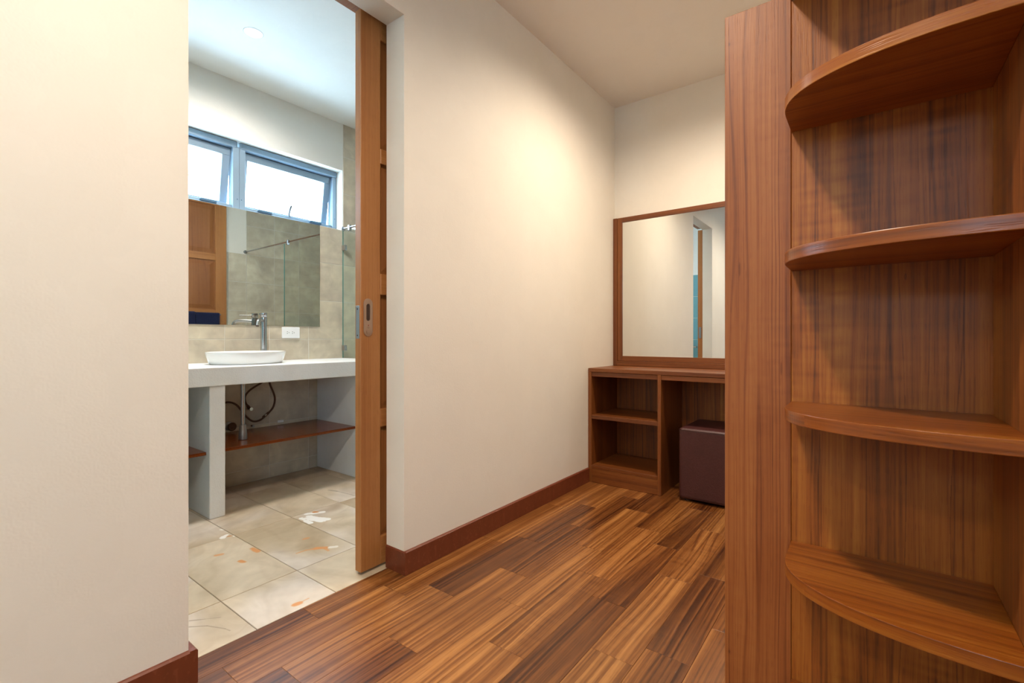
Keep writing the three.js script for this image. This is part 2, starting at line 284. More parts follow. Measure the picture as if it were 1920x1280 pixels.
// walls and ceilings
const wallLeft = wallX('wall_left', M.paint, [AB, AX], [BSHOWER - 0.35, FRONT + 0.2], [-0.1, 2.95], [[OPEN0, OPEN1, -0.095, HEAD]]);
structBox('wall_back', M.paint, [AX, RIGHT + 0.2], [-0.1, 2.95], [BACK - 0.2, BACK]);
wallX('wall_right', M.paint, [RIGHT, RIGHT + 0.2], [BACK, FRONT + 0.2], [-0.1, 2.95], [[1.42, 2.0, 1.3, 2.3]]);
{
  const w = struct('window_3'); w.position.set(RIGHT + 0.1, 1.3, 1.65);
  const x = [RIGHT + 0.08, RIGHT + 0.13], fr = (y, z) => slab(w, 'frame', M.alu, x, y, z, { c: 0.002 });
  fr([1.3, 1.34], [1.42, 2.0]); fr([2.26, 2.3], [1.42, 2.0]); fr([1.34, 2.26], [1.42, 1.46]); fr([1.34, 2.26], [1.96, 2.0]);
}
structBox('wall_partition', M.paint, [0.2225, 0.36], [0, CEIL], [BACK, -1.36]);
{ // wall behind the camera with a window
  const s = new THREE.Shape([[AX, -0.1], [RIGHT, -0.1], [RIGHT, 2.95], [AX, 2.95]].map((p) => new THREE.Vector2(...p)));
  s.holes.push(new THREE.Path([[0.0, 1.9], [0.0, 2.35], [0.6, 2.35], [0.6, 1.9]].map((p) => new THREE.Vector2(...p))));
  const g = new THREE.ExtrudeGeometry(s, { depth: 0.2, bevelEnabled: false }); g.translate(0, 0, FRONT);
  struct('wall_front', project(g, 'y'), M.paint);
  const w = struct('window_2'); w.position.set(0.3, 1.9, FRONT + 0.1);
  const fr = (x, y, z) => slab(w, 'frame', M.alu, x, y, z, { c: 0.002 });
  const z = [FRONT + 0.08, FRONT + 0.13];
  fr([0, 0.6], [1.9, 1.94], z); fr([0, 0.6], [2.31, 2.35], z); fr([0, 0.04], [1.94, 2.31], z); fr([0.56, 0.6], [1.94, 2.31], z);
}
structBox('ceiling', M.ceil, [AX, RIGHT + 0.2], [CEIL, CEIL + 0.2], [BACK, FRONT + 0.2]);
structBox('ceiling_bathroom', M.white, [BX - 0.2, AB], [BCEIL, BCEIL + 0.2], [BSHOWER - 0.2, BEND + 0.2]);
const WIN = { z0: -2.27, z1: -0.06, y0: 1.886, y1: 2.374 };
const wallBath = wallX('wall_bathroom', M.white, [BX - 0.2, BX - 0.005], [BSHOWER - 0.2, BEND + 0.2], [-0.1, 2.95], [[WIN.z0, WIN.z1, WIN.y0, WIN.y1]]);
structBox('wall_shower', M.white, [BX, AB], [-0.1, 2.95], [BSHOWER - 0.15, BSHOWER]);
const wallNear = structBox('wall_washroom', M.white, [BX, AB], [-0.1, 2.95], [BEND, BEND + 0.15]);
// wall tiles, 296 mm square, each its own piece
function tiles(wall, rows, cols, place, m, T = 0.006) {
  for (let i = 0; i + 1 < rows.length; i++) for (const [a, b] of cols(i)) {
    const h = Math.abs(rows[i + 1] - rows[i]) - 0.0035, w = Math.abs(b - a) - 0.0035; if (h < 0.01 || w < 0.01) continue;
    place(chamferBox, (a + b) / 2, (rows[i] + rows[i + 1]) / 2, w, h, T);
  }
}
const tileShared = new Map();
function tileX(wall, x, sign) {                                   // tiles on a wall that faces +x (sign 1) or -x (sign -1)
  return (_, z, y, w, h, T) => {
    const key = `${w.toFixed(3)},${h.toFixed(3)},${Math.floor(rand() * 10)}`;
    if (!tileShared.has(key)) tileShared.set(key, project(chamferBox(T, h, w, 0.0012), 'y', rand() * 1.2, rand() * 1.2));
    part(wall, 'tile', tileShared.get(key), M.wallTile, [x - sign * (T / 2 - (rand() - 0.5) * 0.001), y, z]);
  };
}
const ROWS = [0.0, 0.09, 0.39, 0.692, 0.993, 1.295, 1.597, 1.884], ROWS_UP = [1.884, 2.186, 2.488, BCEIL];
const between = (edges, lo, hi) => { const e = edges.filter((z) => z > lo + 0.01 && z < hi - 0.01).sort((p, q) => p - q); const all = [lo, ...e, hi], out = []; for (let i = 0; i + 1 < all.length; i++) out.push([all[i], all[i + 1]]); return out; };
const GRID = Array.from({ length: 14 }, (_, i) => 0.10 - 0.2972 * i + 0.005), SGRID = [-2.275, -2.572, -2.868, -3.165];
slab(wallBath, 'grout', M.grout, [BX - 0.0055, BX - 0.0015], [0, 1.884], [BSHOWER, BEND], { c: 0 });
slab(wallBath, 'grout', M.grout, [BX - 0.0055, BX - 0.0015], [1.884, BCEIL], [BSHOWER, -2.2755], { c: 0 });
tiles(wallBath, ROWS, () => between([...GRID.filter((z) => z > -2.2), ...SGRID], BSHOWER, -0.3), tileX(wallBath, BX, 1));
tiles(wallBath, ROWS_UP, () => between(SGRID, BSHOWER, -2.2755), tileX(wallBath, BX, 1));
// opposite side, seen in the bathroom mirror
slab(wallLeft, 'grout', M.grout, [AB - 0.0045, AB - 0.0005], [0, 1.875], [BSHOWER, -1.4], { c: 0 });
slab(wallLeft, 'grout', M.grout, [AB - 0.0045, AB - 0.0005], [1.875, BCEIL], [BSHOWER, -2.286], { c: 0 });
const ROWS_OPP = [0.0, 0.09, 0.39, 0.69, 0.99, 1.285, 1.583, 1.875], OPP = [-1.53, -1.82, -2.11, -2.286, -2.577, -2.856, -3.14];
tiles(wallLeft, ROWS_OPP, () => between(OPP, BSHOWER, -1.4), tileX(wallLeft, AB - 0.006, -1));
tiles(wallLeft, [1.875, 2.177, 2.479, BCEIL], () => between(OPP, BSHOWER, -2.286), tileX(wallLeft, AB - 0.006, -1));
// teal tiles on the near end wall of the bathroom, seen through the dressing mirror
{
  const g = project(chamferBox(0.295, 0.295, 0.006, 0.0012), 'y');
  for (let i = 0; i < 5; i++) for (let j = 0; j < 6; j++) part(wallNear, 'tile', g, M.teal, [-1.86 - 0.2985 * i, 0.235 + 0.2985 * j, BEND - 0.003]);
}
// plaster filler left on the grout line below the basin
part(wallBath, 'filler_patch', new RoundedBoxGeometry(0.006, 0.018, 0.045, 2, 0.0025), M.plastic, [BX + 0.002, 0.393, -1.756]);

// skirting boards: red brown, chamfered top
function skirting(name, axis, face, back, a, b) {                 // profile swept from a to b along z or x
  const t = back - face, s = new THREE.Shape([[0, 0], [0, 0.0935], [t * 0.35, 0.098], [t, 0.098], [t, 0]].map((p) => new THREE.Vector2(...p)));
  const g = new THREE.ExtrudeGeometry(s, { depth: b - a, bevelEnabled: false }); return { g, a };
}
function skirt(name, pieces) {
  const gs = pieces.map(([p0, p1, out, t]) => {                   // from p0 to p1 on the floor, out = direction the face looks, t = thickness
    const A = new THREE.Vector3(p0[0], 0, p0[1]), B = new THREE.Vector3(p1[0], 0, p1[1]), O = new THREE.Vector3(out[0], 0, out[1]), L = A.distanceTo(B), D = B.clone().sub(A).normalize();
    const s = new THREE.Shape([[0, 0.0005], [t, 0.0005], [t, 0.094], [t - 0.005, 0.0985], [0, 0.0985]].map((p) => new THREE.Vector2(...p)));
    const g = new THREE.ExtrudeGeometry(s, { depth: L, bevelEnabled: false });
    const flip = O.clone().cross(new THREE.Vector3(0, 1, 0)).dot(D) < 0;
    g.applyMatrix4(new THREE.Matrix4().makeBasis(O, new THREE.Vector3(0, 1, 0), flip ? D.clone().negate() : D)); g.translate(...(flip ? B : A).toArray());
    return project(g, 'y');
  });
  return struct(name, mergeGeometries(gs), M.base);
}
skirt('baseboard_left', [[[AX, -2.965], [AX, OPEN0], [1, 0], 0.013], [[AX + 0.013, OPEN0], [AB + 0.001, OPEN0], [0, 1], 0.006]]);
skirt('baseboard_left_near', [[[AX, OPEN1], [AX, FRONT], [1, 0], 0.013], [[AX + 0.013, OPEN1], [AB + 0.001, OPEN1], [0, -1], 0.02]]);
// post the sliding door closes against, and the head track
const post = structBox('trim_1', M.door, [-1.747, AB - 0.002], [0, 2.37], [OPEN1, OPEN1 + 0.05]);
slab(post, 'strike_plate', M.steel, [-1.735, -1.705], [1.0, 1.14], [OPEN1 - 0.003, OPEN1 + 0.001], { c: 0.0008 });
structBox('trim_2', M.panel, [-1.775, AB - 0.0005], [2.404, 2.47], [-2.12, -0.45]);

// ---------------------------------------------------------------- sliding door: four rows of raised panels
const door = struct('door_1'); door.position.set(-1.731, 0, -1.64);
{
  const X = [-1.751, -1.711], Z0 = -2.072, Z1 = -1.212, ST = 0.102, MID = (Z0 + Z1) / 2;
  const b = 0.011, top = 2.392, o = { c: 0.0025, grain: 'y' }, h = { c: 0.0025, grain: 'z' };
  const stileA = slab(door, 'stile', M.door, X, [b, top], [Z1 - ST, Z1], o); slab(door, 'stile', M.door, X, [b, top], [Z0, Z0 + ST], o);
  const rails = [[b, 0.132], [0.612, 0.69], [1.19, 1.282], [1.765, 1.83], [2.305, top]];
  for (const r of rails) slab(door, 'rail', M.door, X, r, [Z0 + ST, Z1 - ST], h);
  for (let i = 0; i < 4; i++) {
    const y0 = rails[i][1], y1 = rails[i + 1][0];
    slab(door, 'muntin', M.door, X, [y0, y1], [MID - 0.045, MID + 0.045], o);
    for (const [a, c] of [[Z0 + ST, MID - 0.045], [MID + 0.045, Z1 - ST]]) {
      const w = c - a, hh = y1 - y0, pos = [], F = [[0.5, 0.006, 0], [0.5, 0.0075, 0.012], [0.5, 0.012, 0.045]];
      // raised field on both faces, built as rings
      const ring = (e, x) => [[-w / 2 + e, -hh / 2 + e], [w / 2 - e, -hh / 2 + e], [w / 2 - e, hh / 2 - e], [-w / 2 + e, hh / 2 - e]].map(([z, y]) => [x, y, z]);
      for (const sgn of [1, -1]) {
        const R = [ring(0, sgn * 0.006), ring(0.012, sgn * 0.006), ring(0.042, sgn * 0.012), ring(0.045, sgn * 0.013)];
        const quad = (p, q, r, s) => pos.push(...(sgn > 0 ? [...p, ...r, ...q, ...p, ...s, ...r] : [...p, ...q, ...r, ...p, ...r, ...s]));
        for (let k = 0; k < 3; k++) for (let e = 0; e < 4; e++) quad(R[k][e], R[k][(e + 1) % 4], R[k + 1][(e + 1) % 4], R[k + 1][e]);
        quad(...R[3]);
      }
      const g = new THREE.BufferGeometry(); g.setAttribute('position', new THREE.Float32BufferAttribute(pos, 3)); g.computeVertexNormals();
      part(door, 'panel', project(g, 'y', rand(), rand()), M.panel, [-1.731, (y0 + y1) / 2, (a + c) / 2]);
    }
  }
  // flush pull with a dark cup, a turn knob and a red dot
  const pill = (w, hgt, hole) => { const r = w / 2, s = new THREE.Shape(); s.absarc(0, hgt / 2 - r, r, 0, Math.PI); s.absarc(0, -hgt / 2 + r, r, Math.PI, 2 * Math.PI); if (hole) { const [hw, hh, cy] = hole, q = hw / 2, p = new THREE.Path(); p.absarc(0, cy + hh / 2 - q, q, 0, Math.PI); p.absarc(0, cy - hh / 2 + q, q, Math.PI, 2 * Math.PI); s.holes.push(p); } return s; };
  const pull = part(door, 'flush_pull', new THREE.ExtrudeGeometry(pill(0.041, 0.158, [0.022, 0.075, 0.021]), { depth: 0.003, bevelEnabled: true, bevelSize: 0.0015, bevelThickness: 0.0015, bevelSegments: 2, curveSegments: 16 }).rotateY(Math.PI / 2), M.antique, [-1.7108, 1.089, -1.247]);
  part(pull, 'recess', new THREE.ExtrudeGeometry(pill(0.0225, 0.0755), { depth: 0.0008, bevelEnabled: false, curveSegments: 16 }).rotateY(Math.PI / 2), M.antiqueDark, [-1.7108, 1.110, -1.247]);
  const knob = part(pull, 'turn_knob', rod([0, 0, 0], [0.004, 0, 0], 0.0105, 24), M.antique, [-1.7068, 1.028, -1.247]);
  slab(pull, 'turn_grip', M.antique, [-1.7035, -1.7005], [1.0265, 1.0295], [-1.256, -1.238], { c: 0.0008 });
  part(pull, 'indicator_dot', rod([0, 0, 0], [0.0008, 0, 0], 0.0025, 14), mat('red dot', { color: 0x8c2a26, roughness: 0.5 }), [-1.7067, 1.055, -1.247]);
  part(pull, 'padlock_mark', new THREE.TorusGeometry(0.0035, 0.0006, 6, 16).rotateY(Math.PI / 2), M.antiqueDark, [-1.7065, 1.046, -1.247]);
  const latch = slab(door, 'latch_plate', M.steel, [-1.743, -1.720], [0.999, 1.138], [Z1 - 0.001, Z1 + 0.0018], { c: 0.0008 });
  for (const y of [1.012, 1.124]) part(latch, 'screw', rod([0, 0, 0], [0, 0, 0.0012], 0.0035, 14), M.antiqueDark, [-1.7315, y, Z1 + 0.0015]);
}

// ---------------------------------------------------------------- bathroom window: two top hung sashes pushed out
const win = struct('window_1'); win.position.set(-3.55, 1.886, -1.5);
{
  const X = [-3.60, -3.535], o = { c: 0.002, grain: 'y' }, h = { c: 0.002, grain: 'z' };
  const zA = WIN.z0 + 0.001, zB = WIN.z1 - 0.001;
  slab(win, 'head_rail', M.alu, [-3.60, -3.525], [2.328, 2.3735], [zA, -1.51], { c: 0.006, grain: 'z' });
  slab(win, 'head_rail', M.alu, [-3.60, -3.525], [2.328, 2.3735], [-1.495, -0.75], { c: 0.006, grain: 'z' });
  slab(win, 'head_rail', M.alu, [-3.60, -3.525], [2.328, 2.3735], [-0.735, zB], { c: 0.006, grain: 'z' });
  slab(win, 'mullion', M.alu, [-3.60, -3.532], [1.9, 2.34], [-0.785, -0.70], o);
  slab(win, 'sill_rail', M.alu, X, [1.8865, 1.912], [zA, zB], h);
  slab(win, 'sill_step', M.alu, [-3.60, -3.548], [1.912, 1.930], [zA, zB], h);
  slab(win, 'jamb', M.alu, X, [1.912, 2.328], [zA, zA + 0.036], o); slab(win, 'jamb', M.alu, X, [1.912, 2.328], [zB - 0.036, zB], o);
  slab(win, 'mullion', M.alu, [-3.60, -3.532], [1.9, 2.34], [-1.5065, -1.465], o); slab(win, 'mullion', M.alu, [-3.60, -3.532], [1.9, 2.34], [-1.549, -1.5075], o);
  for (const z of [-1.494, -1.521]) part(win, 'screw', rod([0, 0, 0], [0.002, 0, 0], 0.0035, 12), M.aluDark, [-3.5325, 1.972, z]);
  part(win, 'screw', rod([0, 0, 0], [0.002, 0, 0], 0.0035, 12), M.aluDark, [-3.5355, 1.985, zA + 0.018]);
  for (const [a, b] of [[zA + 0.038, -1.551], [-1.463, -0.787], [-0.698, zB - 0.038]]) {
    const g = new THREE.Group(); g.name = 'sash'; g.position.set(-3.575 + 3.55, 2.325 - 1.886, 0 + 1.5); win.add(g); g.rotation.z = -0.155;   // hinged at the head, foot pushed outdoors
    const H = 0.405, bar = (n, y, z) => { const m = shade(new THREE.Mesh(project(chamferBox(0.034, y[1] - y[0], z[1] - z[0], 0.002), 'y'), M.alu)); m.name = n; m.position.set(-0.005, (y[0] + y[1]) / 2, (z[0] + z[1]) / 2); g.add(m); };
    bar('sash_rail', [-0.05, 0], [a, b]); bar('sash_rail', [-H, -H + 0.035], [a, b]); bar('sash_stile', [-H + 0.035, -0.05], [a, a + 0.05]); bar('sash_stile', [-H + 0.035, -0.05], [b - 0.03, b]);
    const p = new THREE.Mesh(new THREE.PlaneGeometry(b - a - 0.08, H - 0.085).rotateY(Math.PI / 2), M.pane); p.name = 'pane'; p.position.set(-0.005, -0.0425 - H / 2 + 0.035, (a + b) / 2 + 0.01); g.add(p);
    for (const t of [0.2, 0.78]) { const z = b + (a - b) * t; slab(win, 'catch', M.aluDark, [-3.549, -3.526], [1.914, 1.932], [z - 0.05, z + 0.05], { c: 0.004 }); }
    const zs = b + (a - b) * 0.48;
    const stay = part(win, 'stay_arm', tube([[0, 0, 0], [-0.02, 0.03, -0.008], [-0.05, 0.07, -0.03], [-0.06, 0.105, -0.045]], 0.0075, 16, 8), M.hole, [-3.55, 1.926, zs]);
  }
}

// ================================================================ HALL FURNITURE
// dressing table
{
  const t = thing('dressing_table', 'teak dressing table with open shelves on the left and a kneehole', 'table', [-0.68, 0, -3.188]);
  const F = -2.97, Bk = -3.404, xr = 0.215, gx = { grain: 'x' };
  slab(t, 'table_top', M.table, [-1.572, xr], [0.767, 0.792], [Bk, F], gx);
  slab(t, 'side_panel', M.table, [-1.572, -1.548], [0.0005, 0.7665], [Bk, F + 0.0005]);
  slab(t, 'divider_panel', M.table, [-1.080, -1.057], [0.0005, 0.7665], [Bk, F + 0.0005]);
  slab(t, 'side_panel', M.table, [xr - 0.024, xr], [0.0005, 0.7665], [Bk, F + 0.0005]);
  slab(t, 'apron', M.table, [-1.548, -1.080], [0.735, 0.7655], [F - 0.024, F - 0.004], gx);
  slab(t, 'apron', M.table, [-1.057, xr - 0.024], [0.735, 0.7655], [F - 0.024, F - 0.004], gx);
  slab(t, 'shelf', M.table, [-1.548, -1.080], [0.441, 0.468], [Bk + 0.014, F - 0.002], gx);
  slab(t, 'shelf', M.table, [-1.548, -1.080], [0.098, 0.121], [Bk + 0.014, F - 0.001], gx);
  slab(t, 'plinth', M.table, [-1.548, -1.080], [0.0005, 0.0975], [F - 0.02, F - 0.002], gx);
  slab(t, 'back_panel', M.veneer, [-1.548, -1.080], [0.12, 0.766], [Bk, Bk + 0.0135]);
  slab(t, 'back_panel', M.veneer, [-1.057, xr - 0.024], [0.0005, 0.766], [Bk, Bk + 0.0135]);
}
// big mirror standing on the table
{
  const t = thing('dressing_mirror', 'large teak framed mirror standing on the dressing table against the wall', 'mirror', [-0.7, 0.793, -3.39]);
  const xr = 0.0, B = -3.404, F = -3.374, gx = { grain: 'x' };
  slab(t, 'outer_frame', M.table, [-1.573, -1.541], [0.793, 1.915], [B, F]);
  slab(t, 'outer_frame', M.table, [-1.5405, xr], [0.793, 0.829], [B, F], gx);
  slab(t, 'inner_frame', M.table, [-1.540, -1.503], [0.830, 1.915], [B, F - 0.006]);
  slab(t, 'inner_frame', M.table, [-1.503, xr], [0.830, 0.866], [B, F - 0.006], gx);
  slab(t, 'inner_frame', M.table, [-1.503, xr], [1.879, 1.915], [B, F - 0.006], gx);
  slab(t, 'inner_frame', M.table, [xr - 0.037, xr], [0.866, 1.879], [B, F - 0.006]);
  slab(t, 'mirror_glass', M.mirror, [-1.506, xr - 0.03], [0.863, 1.882], [B + 0.01, B + 0.016], { c: 0 });
}
// leather cube under the table
{
  const t = thing('ottoman', 'dark maroon leather cube stool pushed under the dressing table', 'stool', [-0.735, 0, -3.165]);
  part(t, 'body', project(new RoundedBoxGeometry(0.42, 0.436, 0.41, 5, 0.022), 'y'), M.leather, [-0.735, 0.232, -3.165]);
  const welt = (y, r) => { const k = 0.02, w = 0.2105, d = 0.2055, pts = []; for (const [sx, sz, a0] of [[1, 1, 0], [-1, 1, 1], [-1, -1, 2], [1, -1, 3]]) for (let i = 0; i <= 5; i++) { const q = (a0 + i / 5) * Math.PI / 2; pts.push(new THREE.Vector3(-0.735 + sx * (w - k) + k * Math.cos(q), y, -3.165 + sz * (d - k) + k * Math.sin(q))); } return new THREE.TubeGeometry(new THREE.CatmullRomCurve3(pts, true, 'catmullrom', 0.1), 120, r, 6, true); };
  part(t, 'seam', welt(0.437, 0.0016), M.leather);
  for (const [x, z] of [[-0.9, -3.0], [-0.57, -3.0], [-0.9, -3.33], [-0.57, -3.33]]) part(t, 'foot', rod([0, 0, 0], [0, 0.014, 0], 0.018), M.dark, [x, 0.001, z]);
}
// end unit with rounded open shelves
{
  const Z = -1.344, XL = -0.307, XS = -0.154, XR = 0.198, ZB = -1.96, H = 1.849;
  const t = thing('corner_shelf_unit', 'tall teak end unit with rounded open shelves at the right foreground', 'shelf unit', [-0.05, 0, -1.5]);
  slab(t, 'front_panel', M.side, [XL, XS - 0.0006], [0.0005, H], [Z - 0.02, Z], { ou: 0.155, ov: 0.4 });
  slab(t, 'back_panel', M.veneer, [XS, XR + 0.02], [0.0005, H - 0.0205], [Z - 0.019, Z - 0.0008], { ou: 0.2, ov: 0.3 });
  slab(t, 'side_panel', M.side, [XL, XL + 0.02], [0.0005, H], [ZB, Z - 0.0205]);
  slab(t, 'side_panel', M.veneer, [XR, XR + 0.022], [0.0005, H - 0.0205], [Z, -1.02], { ou: 0.5, ov: 0.9 });
  slab(t, 'side_panel', M.side, [XR, XR + 0.022], [0.0005, H - 0.0205], [ZB, Z - 0.0205]);
  slab(t, 'top_panel', M.side, [XL + 0.0205, XR + 0.022], [H - 0.02, H], [ZB, Z - 0.0205], { grain: 'x' });
  // a rounded shelf board: square at the back, swept front edge, softened arris
  const boardShape = (e) => { const s = new THREE.Shape(), a = XR - XS, b = 0.215, z0 = 0.094, n = 2.35; s.moveTo(0, 0); s.lineTo(a, 0); s.lineTo(a, z0 + b); for (let i = 0; i <= 44; i++) { const q = (i / 44) * Math.PI / 2; s.lineTo(a - a * Math.pow(Math.sin(q), 2 / n), z0 + b * Math.pow(Math.cos(q), 2 / n)); } s.closePath(); return s; };
  const board = (y0, y1, seed) => {
    const g = new THREE.ExtrudeGeometry(boardShape(), { depth: y1 - y0 - 0.003, bevelEnabled: true, bevelSize: 0.0015, bevelThickness: 0.0015, bevelOffset: -0.0015, bevelSegments: 2, curveSegments: 8 });
    g.rotateX(-Math.PI / 2); g.scale(1, 1, -1); const ix = g.attributes.position; // mirror puts the sweep towards the room
    for (let i = 0; i < ix.count; i += 3) for (const at of [g.attributes.position, g.attributes.normal]) { const a = [at.getX(i + 1), at.getY(i + 1), at.getZ(i + 1)]; at.setXYZ(i + 1, at.getX(i + 2), at.getY(i + 2), at.getZ(i + 2)); at.setXYZ(i + 2, ...a); }
    g.computeVertexNormals();
    return part(t, 'shelf', project(g, 'x', seed * 0.23, seed * 0.41), M.shelf, [XS, y0 + 0.0015, Z]);
  };
  [[0.14, 0.166], [0.479, 0.505], [0.820, 0.846], [1.1645, 1.1905], [1.505, 1.531], [H - 0.020, H]].forEach(([a, b], i) => board(a, b, i + 1));
  slab(t, 'plinth', M.side, [XS + 0.02, XR - 0.001], [0.0005, 0.1395], [Z + 0.001, Z + 0.2], { grain: 'x' });
}

// ================================================================ BATHROOM
// masonry wash counter
{
  const t = thing('wash_counter', 'thick white rendered wash counter on masonry legs', 'counter', [-3.17, 0, -1.13]);
  part(t, 'worktop', project(new RoundedBoxGeometry(0.56, 0.105, 2.266, 3, 0.006), 'y'), M.mason, [-3.169, 0.7875, -1.135]);
  for (const [z0, z1] of [[-1.166, -1.085], [-2.262, -2.043], [-0.09, -0.004]]) part(t, 'leg', project(new RoundedBoxGeometry(0.545, 0.736, z1 - z0, 3, 0.006), 'y'), M.mason, [-3.1765, 0.3675, (z0 + z1) / 2]);
}
{
  const t = thing('wall_shelf', 'varnished wooden shelf board under the basin, right of the masonry leg', 'shelf', [-3.2, 0.36, -1.6], 'shelf boards under the counter');
  slab(t, 'board', M.bathShelf, [-3.448, -2.945], [0.352, 0.370], [-2.042, -1.167], { grain: 'z', c: 0.002 });
  const u = thing('wall_shelf', 'varnished wooden shelf board left of the masonry leg, mostly cut off', 'shelf', [-3.2, 0.36, -0.6], 'shelf boards under the counter');
  slab(u, 'board', M.bathShelf, [-3.448, -2.945], [0.350, 0.368], [-1.084, -0.091], { grain: 'z', c: 0.002 });
}
// vessel basin, oval
{
  const t = thing('wash_basin', 'white oval vessel basin sitting on the counter', 'basin', [-3.16, 0.8405, -1.395]);
  const bowl = lathe([[0.001, 0.010], [0.06, 0.0102], [0.13, 0.014], [0.185, 0.028], [0.212, 0.05], [0.222, 0.066], [0.2255, 0.0735], [0.228, 0.076], [0.2305, 0.075], [0.231, 0.071], [0.229, 0.058], [0.222, 0.034], [0.212, 0.008], [0.207, 0.001], [0.20, 0], [0.001, 0]], 72);
  bowl.scale(0.80, 1, 1); bowl.computeVertexNormals();
  const bo = part(t, 'bowl', bowl, M.ceramic, [-3.16, 0.8405, -1.395]);
  part(bo, 'drain', lathe([[0, 0.004], [0.018, 0.004], [0.021, 0.002], [0.022, 0]], 24), M.chrome, [-3.16, 0.8507, -1.395]);
}
// tall mixer
{
  const t = thing('basin_faucet', 'tall brushed steel mixer tap standing behind the basin', 'faucet', [-3.378, 0.8405, -1.602]);
  const d = new THREE.Vector3(0.118, 0, 0.097).normalize(), at = (s, y) => [-3.378 + d.x * s, y, -1.602 + d.z * s];
  part(t, 'base_ring', lathe([[0, 0.006], [0.025, 0.006], [0.027, 0.004], [0.027, 0], [0, 0]], 32), M.chrome, [-3.378, 0.8405, -1.602]);
  part(t, 'body', lathe([[0, 0], [0.0205, 0], [0.0205, 0.297], [0.0200, 0.298], [0.0200, 0.300], [0, 0.300]], 36), M.chrome, [-3.378, 0.8465, -1.602]);
  const cap = part(t, 'cap', lathe([[0, 0], [0.0205, 0], [0.0205, 0.026], [0.0195, 0.0285], [0, 0.0285]], 36), M.chrome, [-3.378, 1.149, -1.602]);
  const sp = tube([at(0.015, 1.121), at(0.08, 1.125), at(0.118, 1.124), at(0.140, 1.116), at(0.149, 1.1), at(0.155, 1.084)], 0.0105, 48, 16);
  const spout = part(t, 'spout', sp, M.chrome);
  part(spout, 'aerator', rod(at(0.1545, 1.086), at(0.1565, 1.080), 0.0098), M.antiqueDark);
  part(cap, 'lever', rod(at(0.018, 1.163), at(0.105, 1.165), 0.0036, 12), M.chrome);
}
// double socket
{
  const t = thing('power_outlet', 'white double power outlet on the tiles under the mirror edge', 'outlet', [-3.445, 1.042, -1.831]);
  part(t, 'cover_plate', new RoundedBoxGeometry(0.012, 0.083, 0.136, 3, 0.005), M.plastic, [-3.4435, 1.042, -1.831]);
  for (const z of [-1.806, -1.845]) {
    const so = part(t, 'socket', rod([0, 0, 0], [0.0012, 0, 0], 0.016, 28), M.plastic, [-3.4375, 1.042, z]);
    for (const [dy, dz] of [[0.0065, 0.005], [-0.0065, 0.005], [0, -0.0075]]) part(so, 'socket_hole', rod([0, 0, 0], [0.0006, 0, 0], 0.0026, 10), M.hole, [-3.4362, 1.042 + dy, z + dz]);
  }
}
// frameless wall mirror
{
  const t = thing('wall_mirror', 'frameless rectangular mirror on the tiles above the basin', 'mirror', [-3.447, 1.48, -1.4]);
  slab(t, 'mirror_glass', M.mirrorDim, [-3.4492, -3.4442], [1.0905, 1.8835], [-2.065, -0.45], { c: 0 });
}
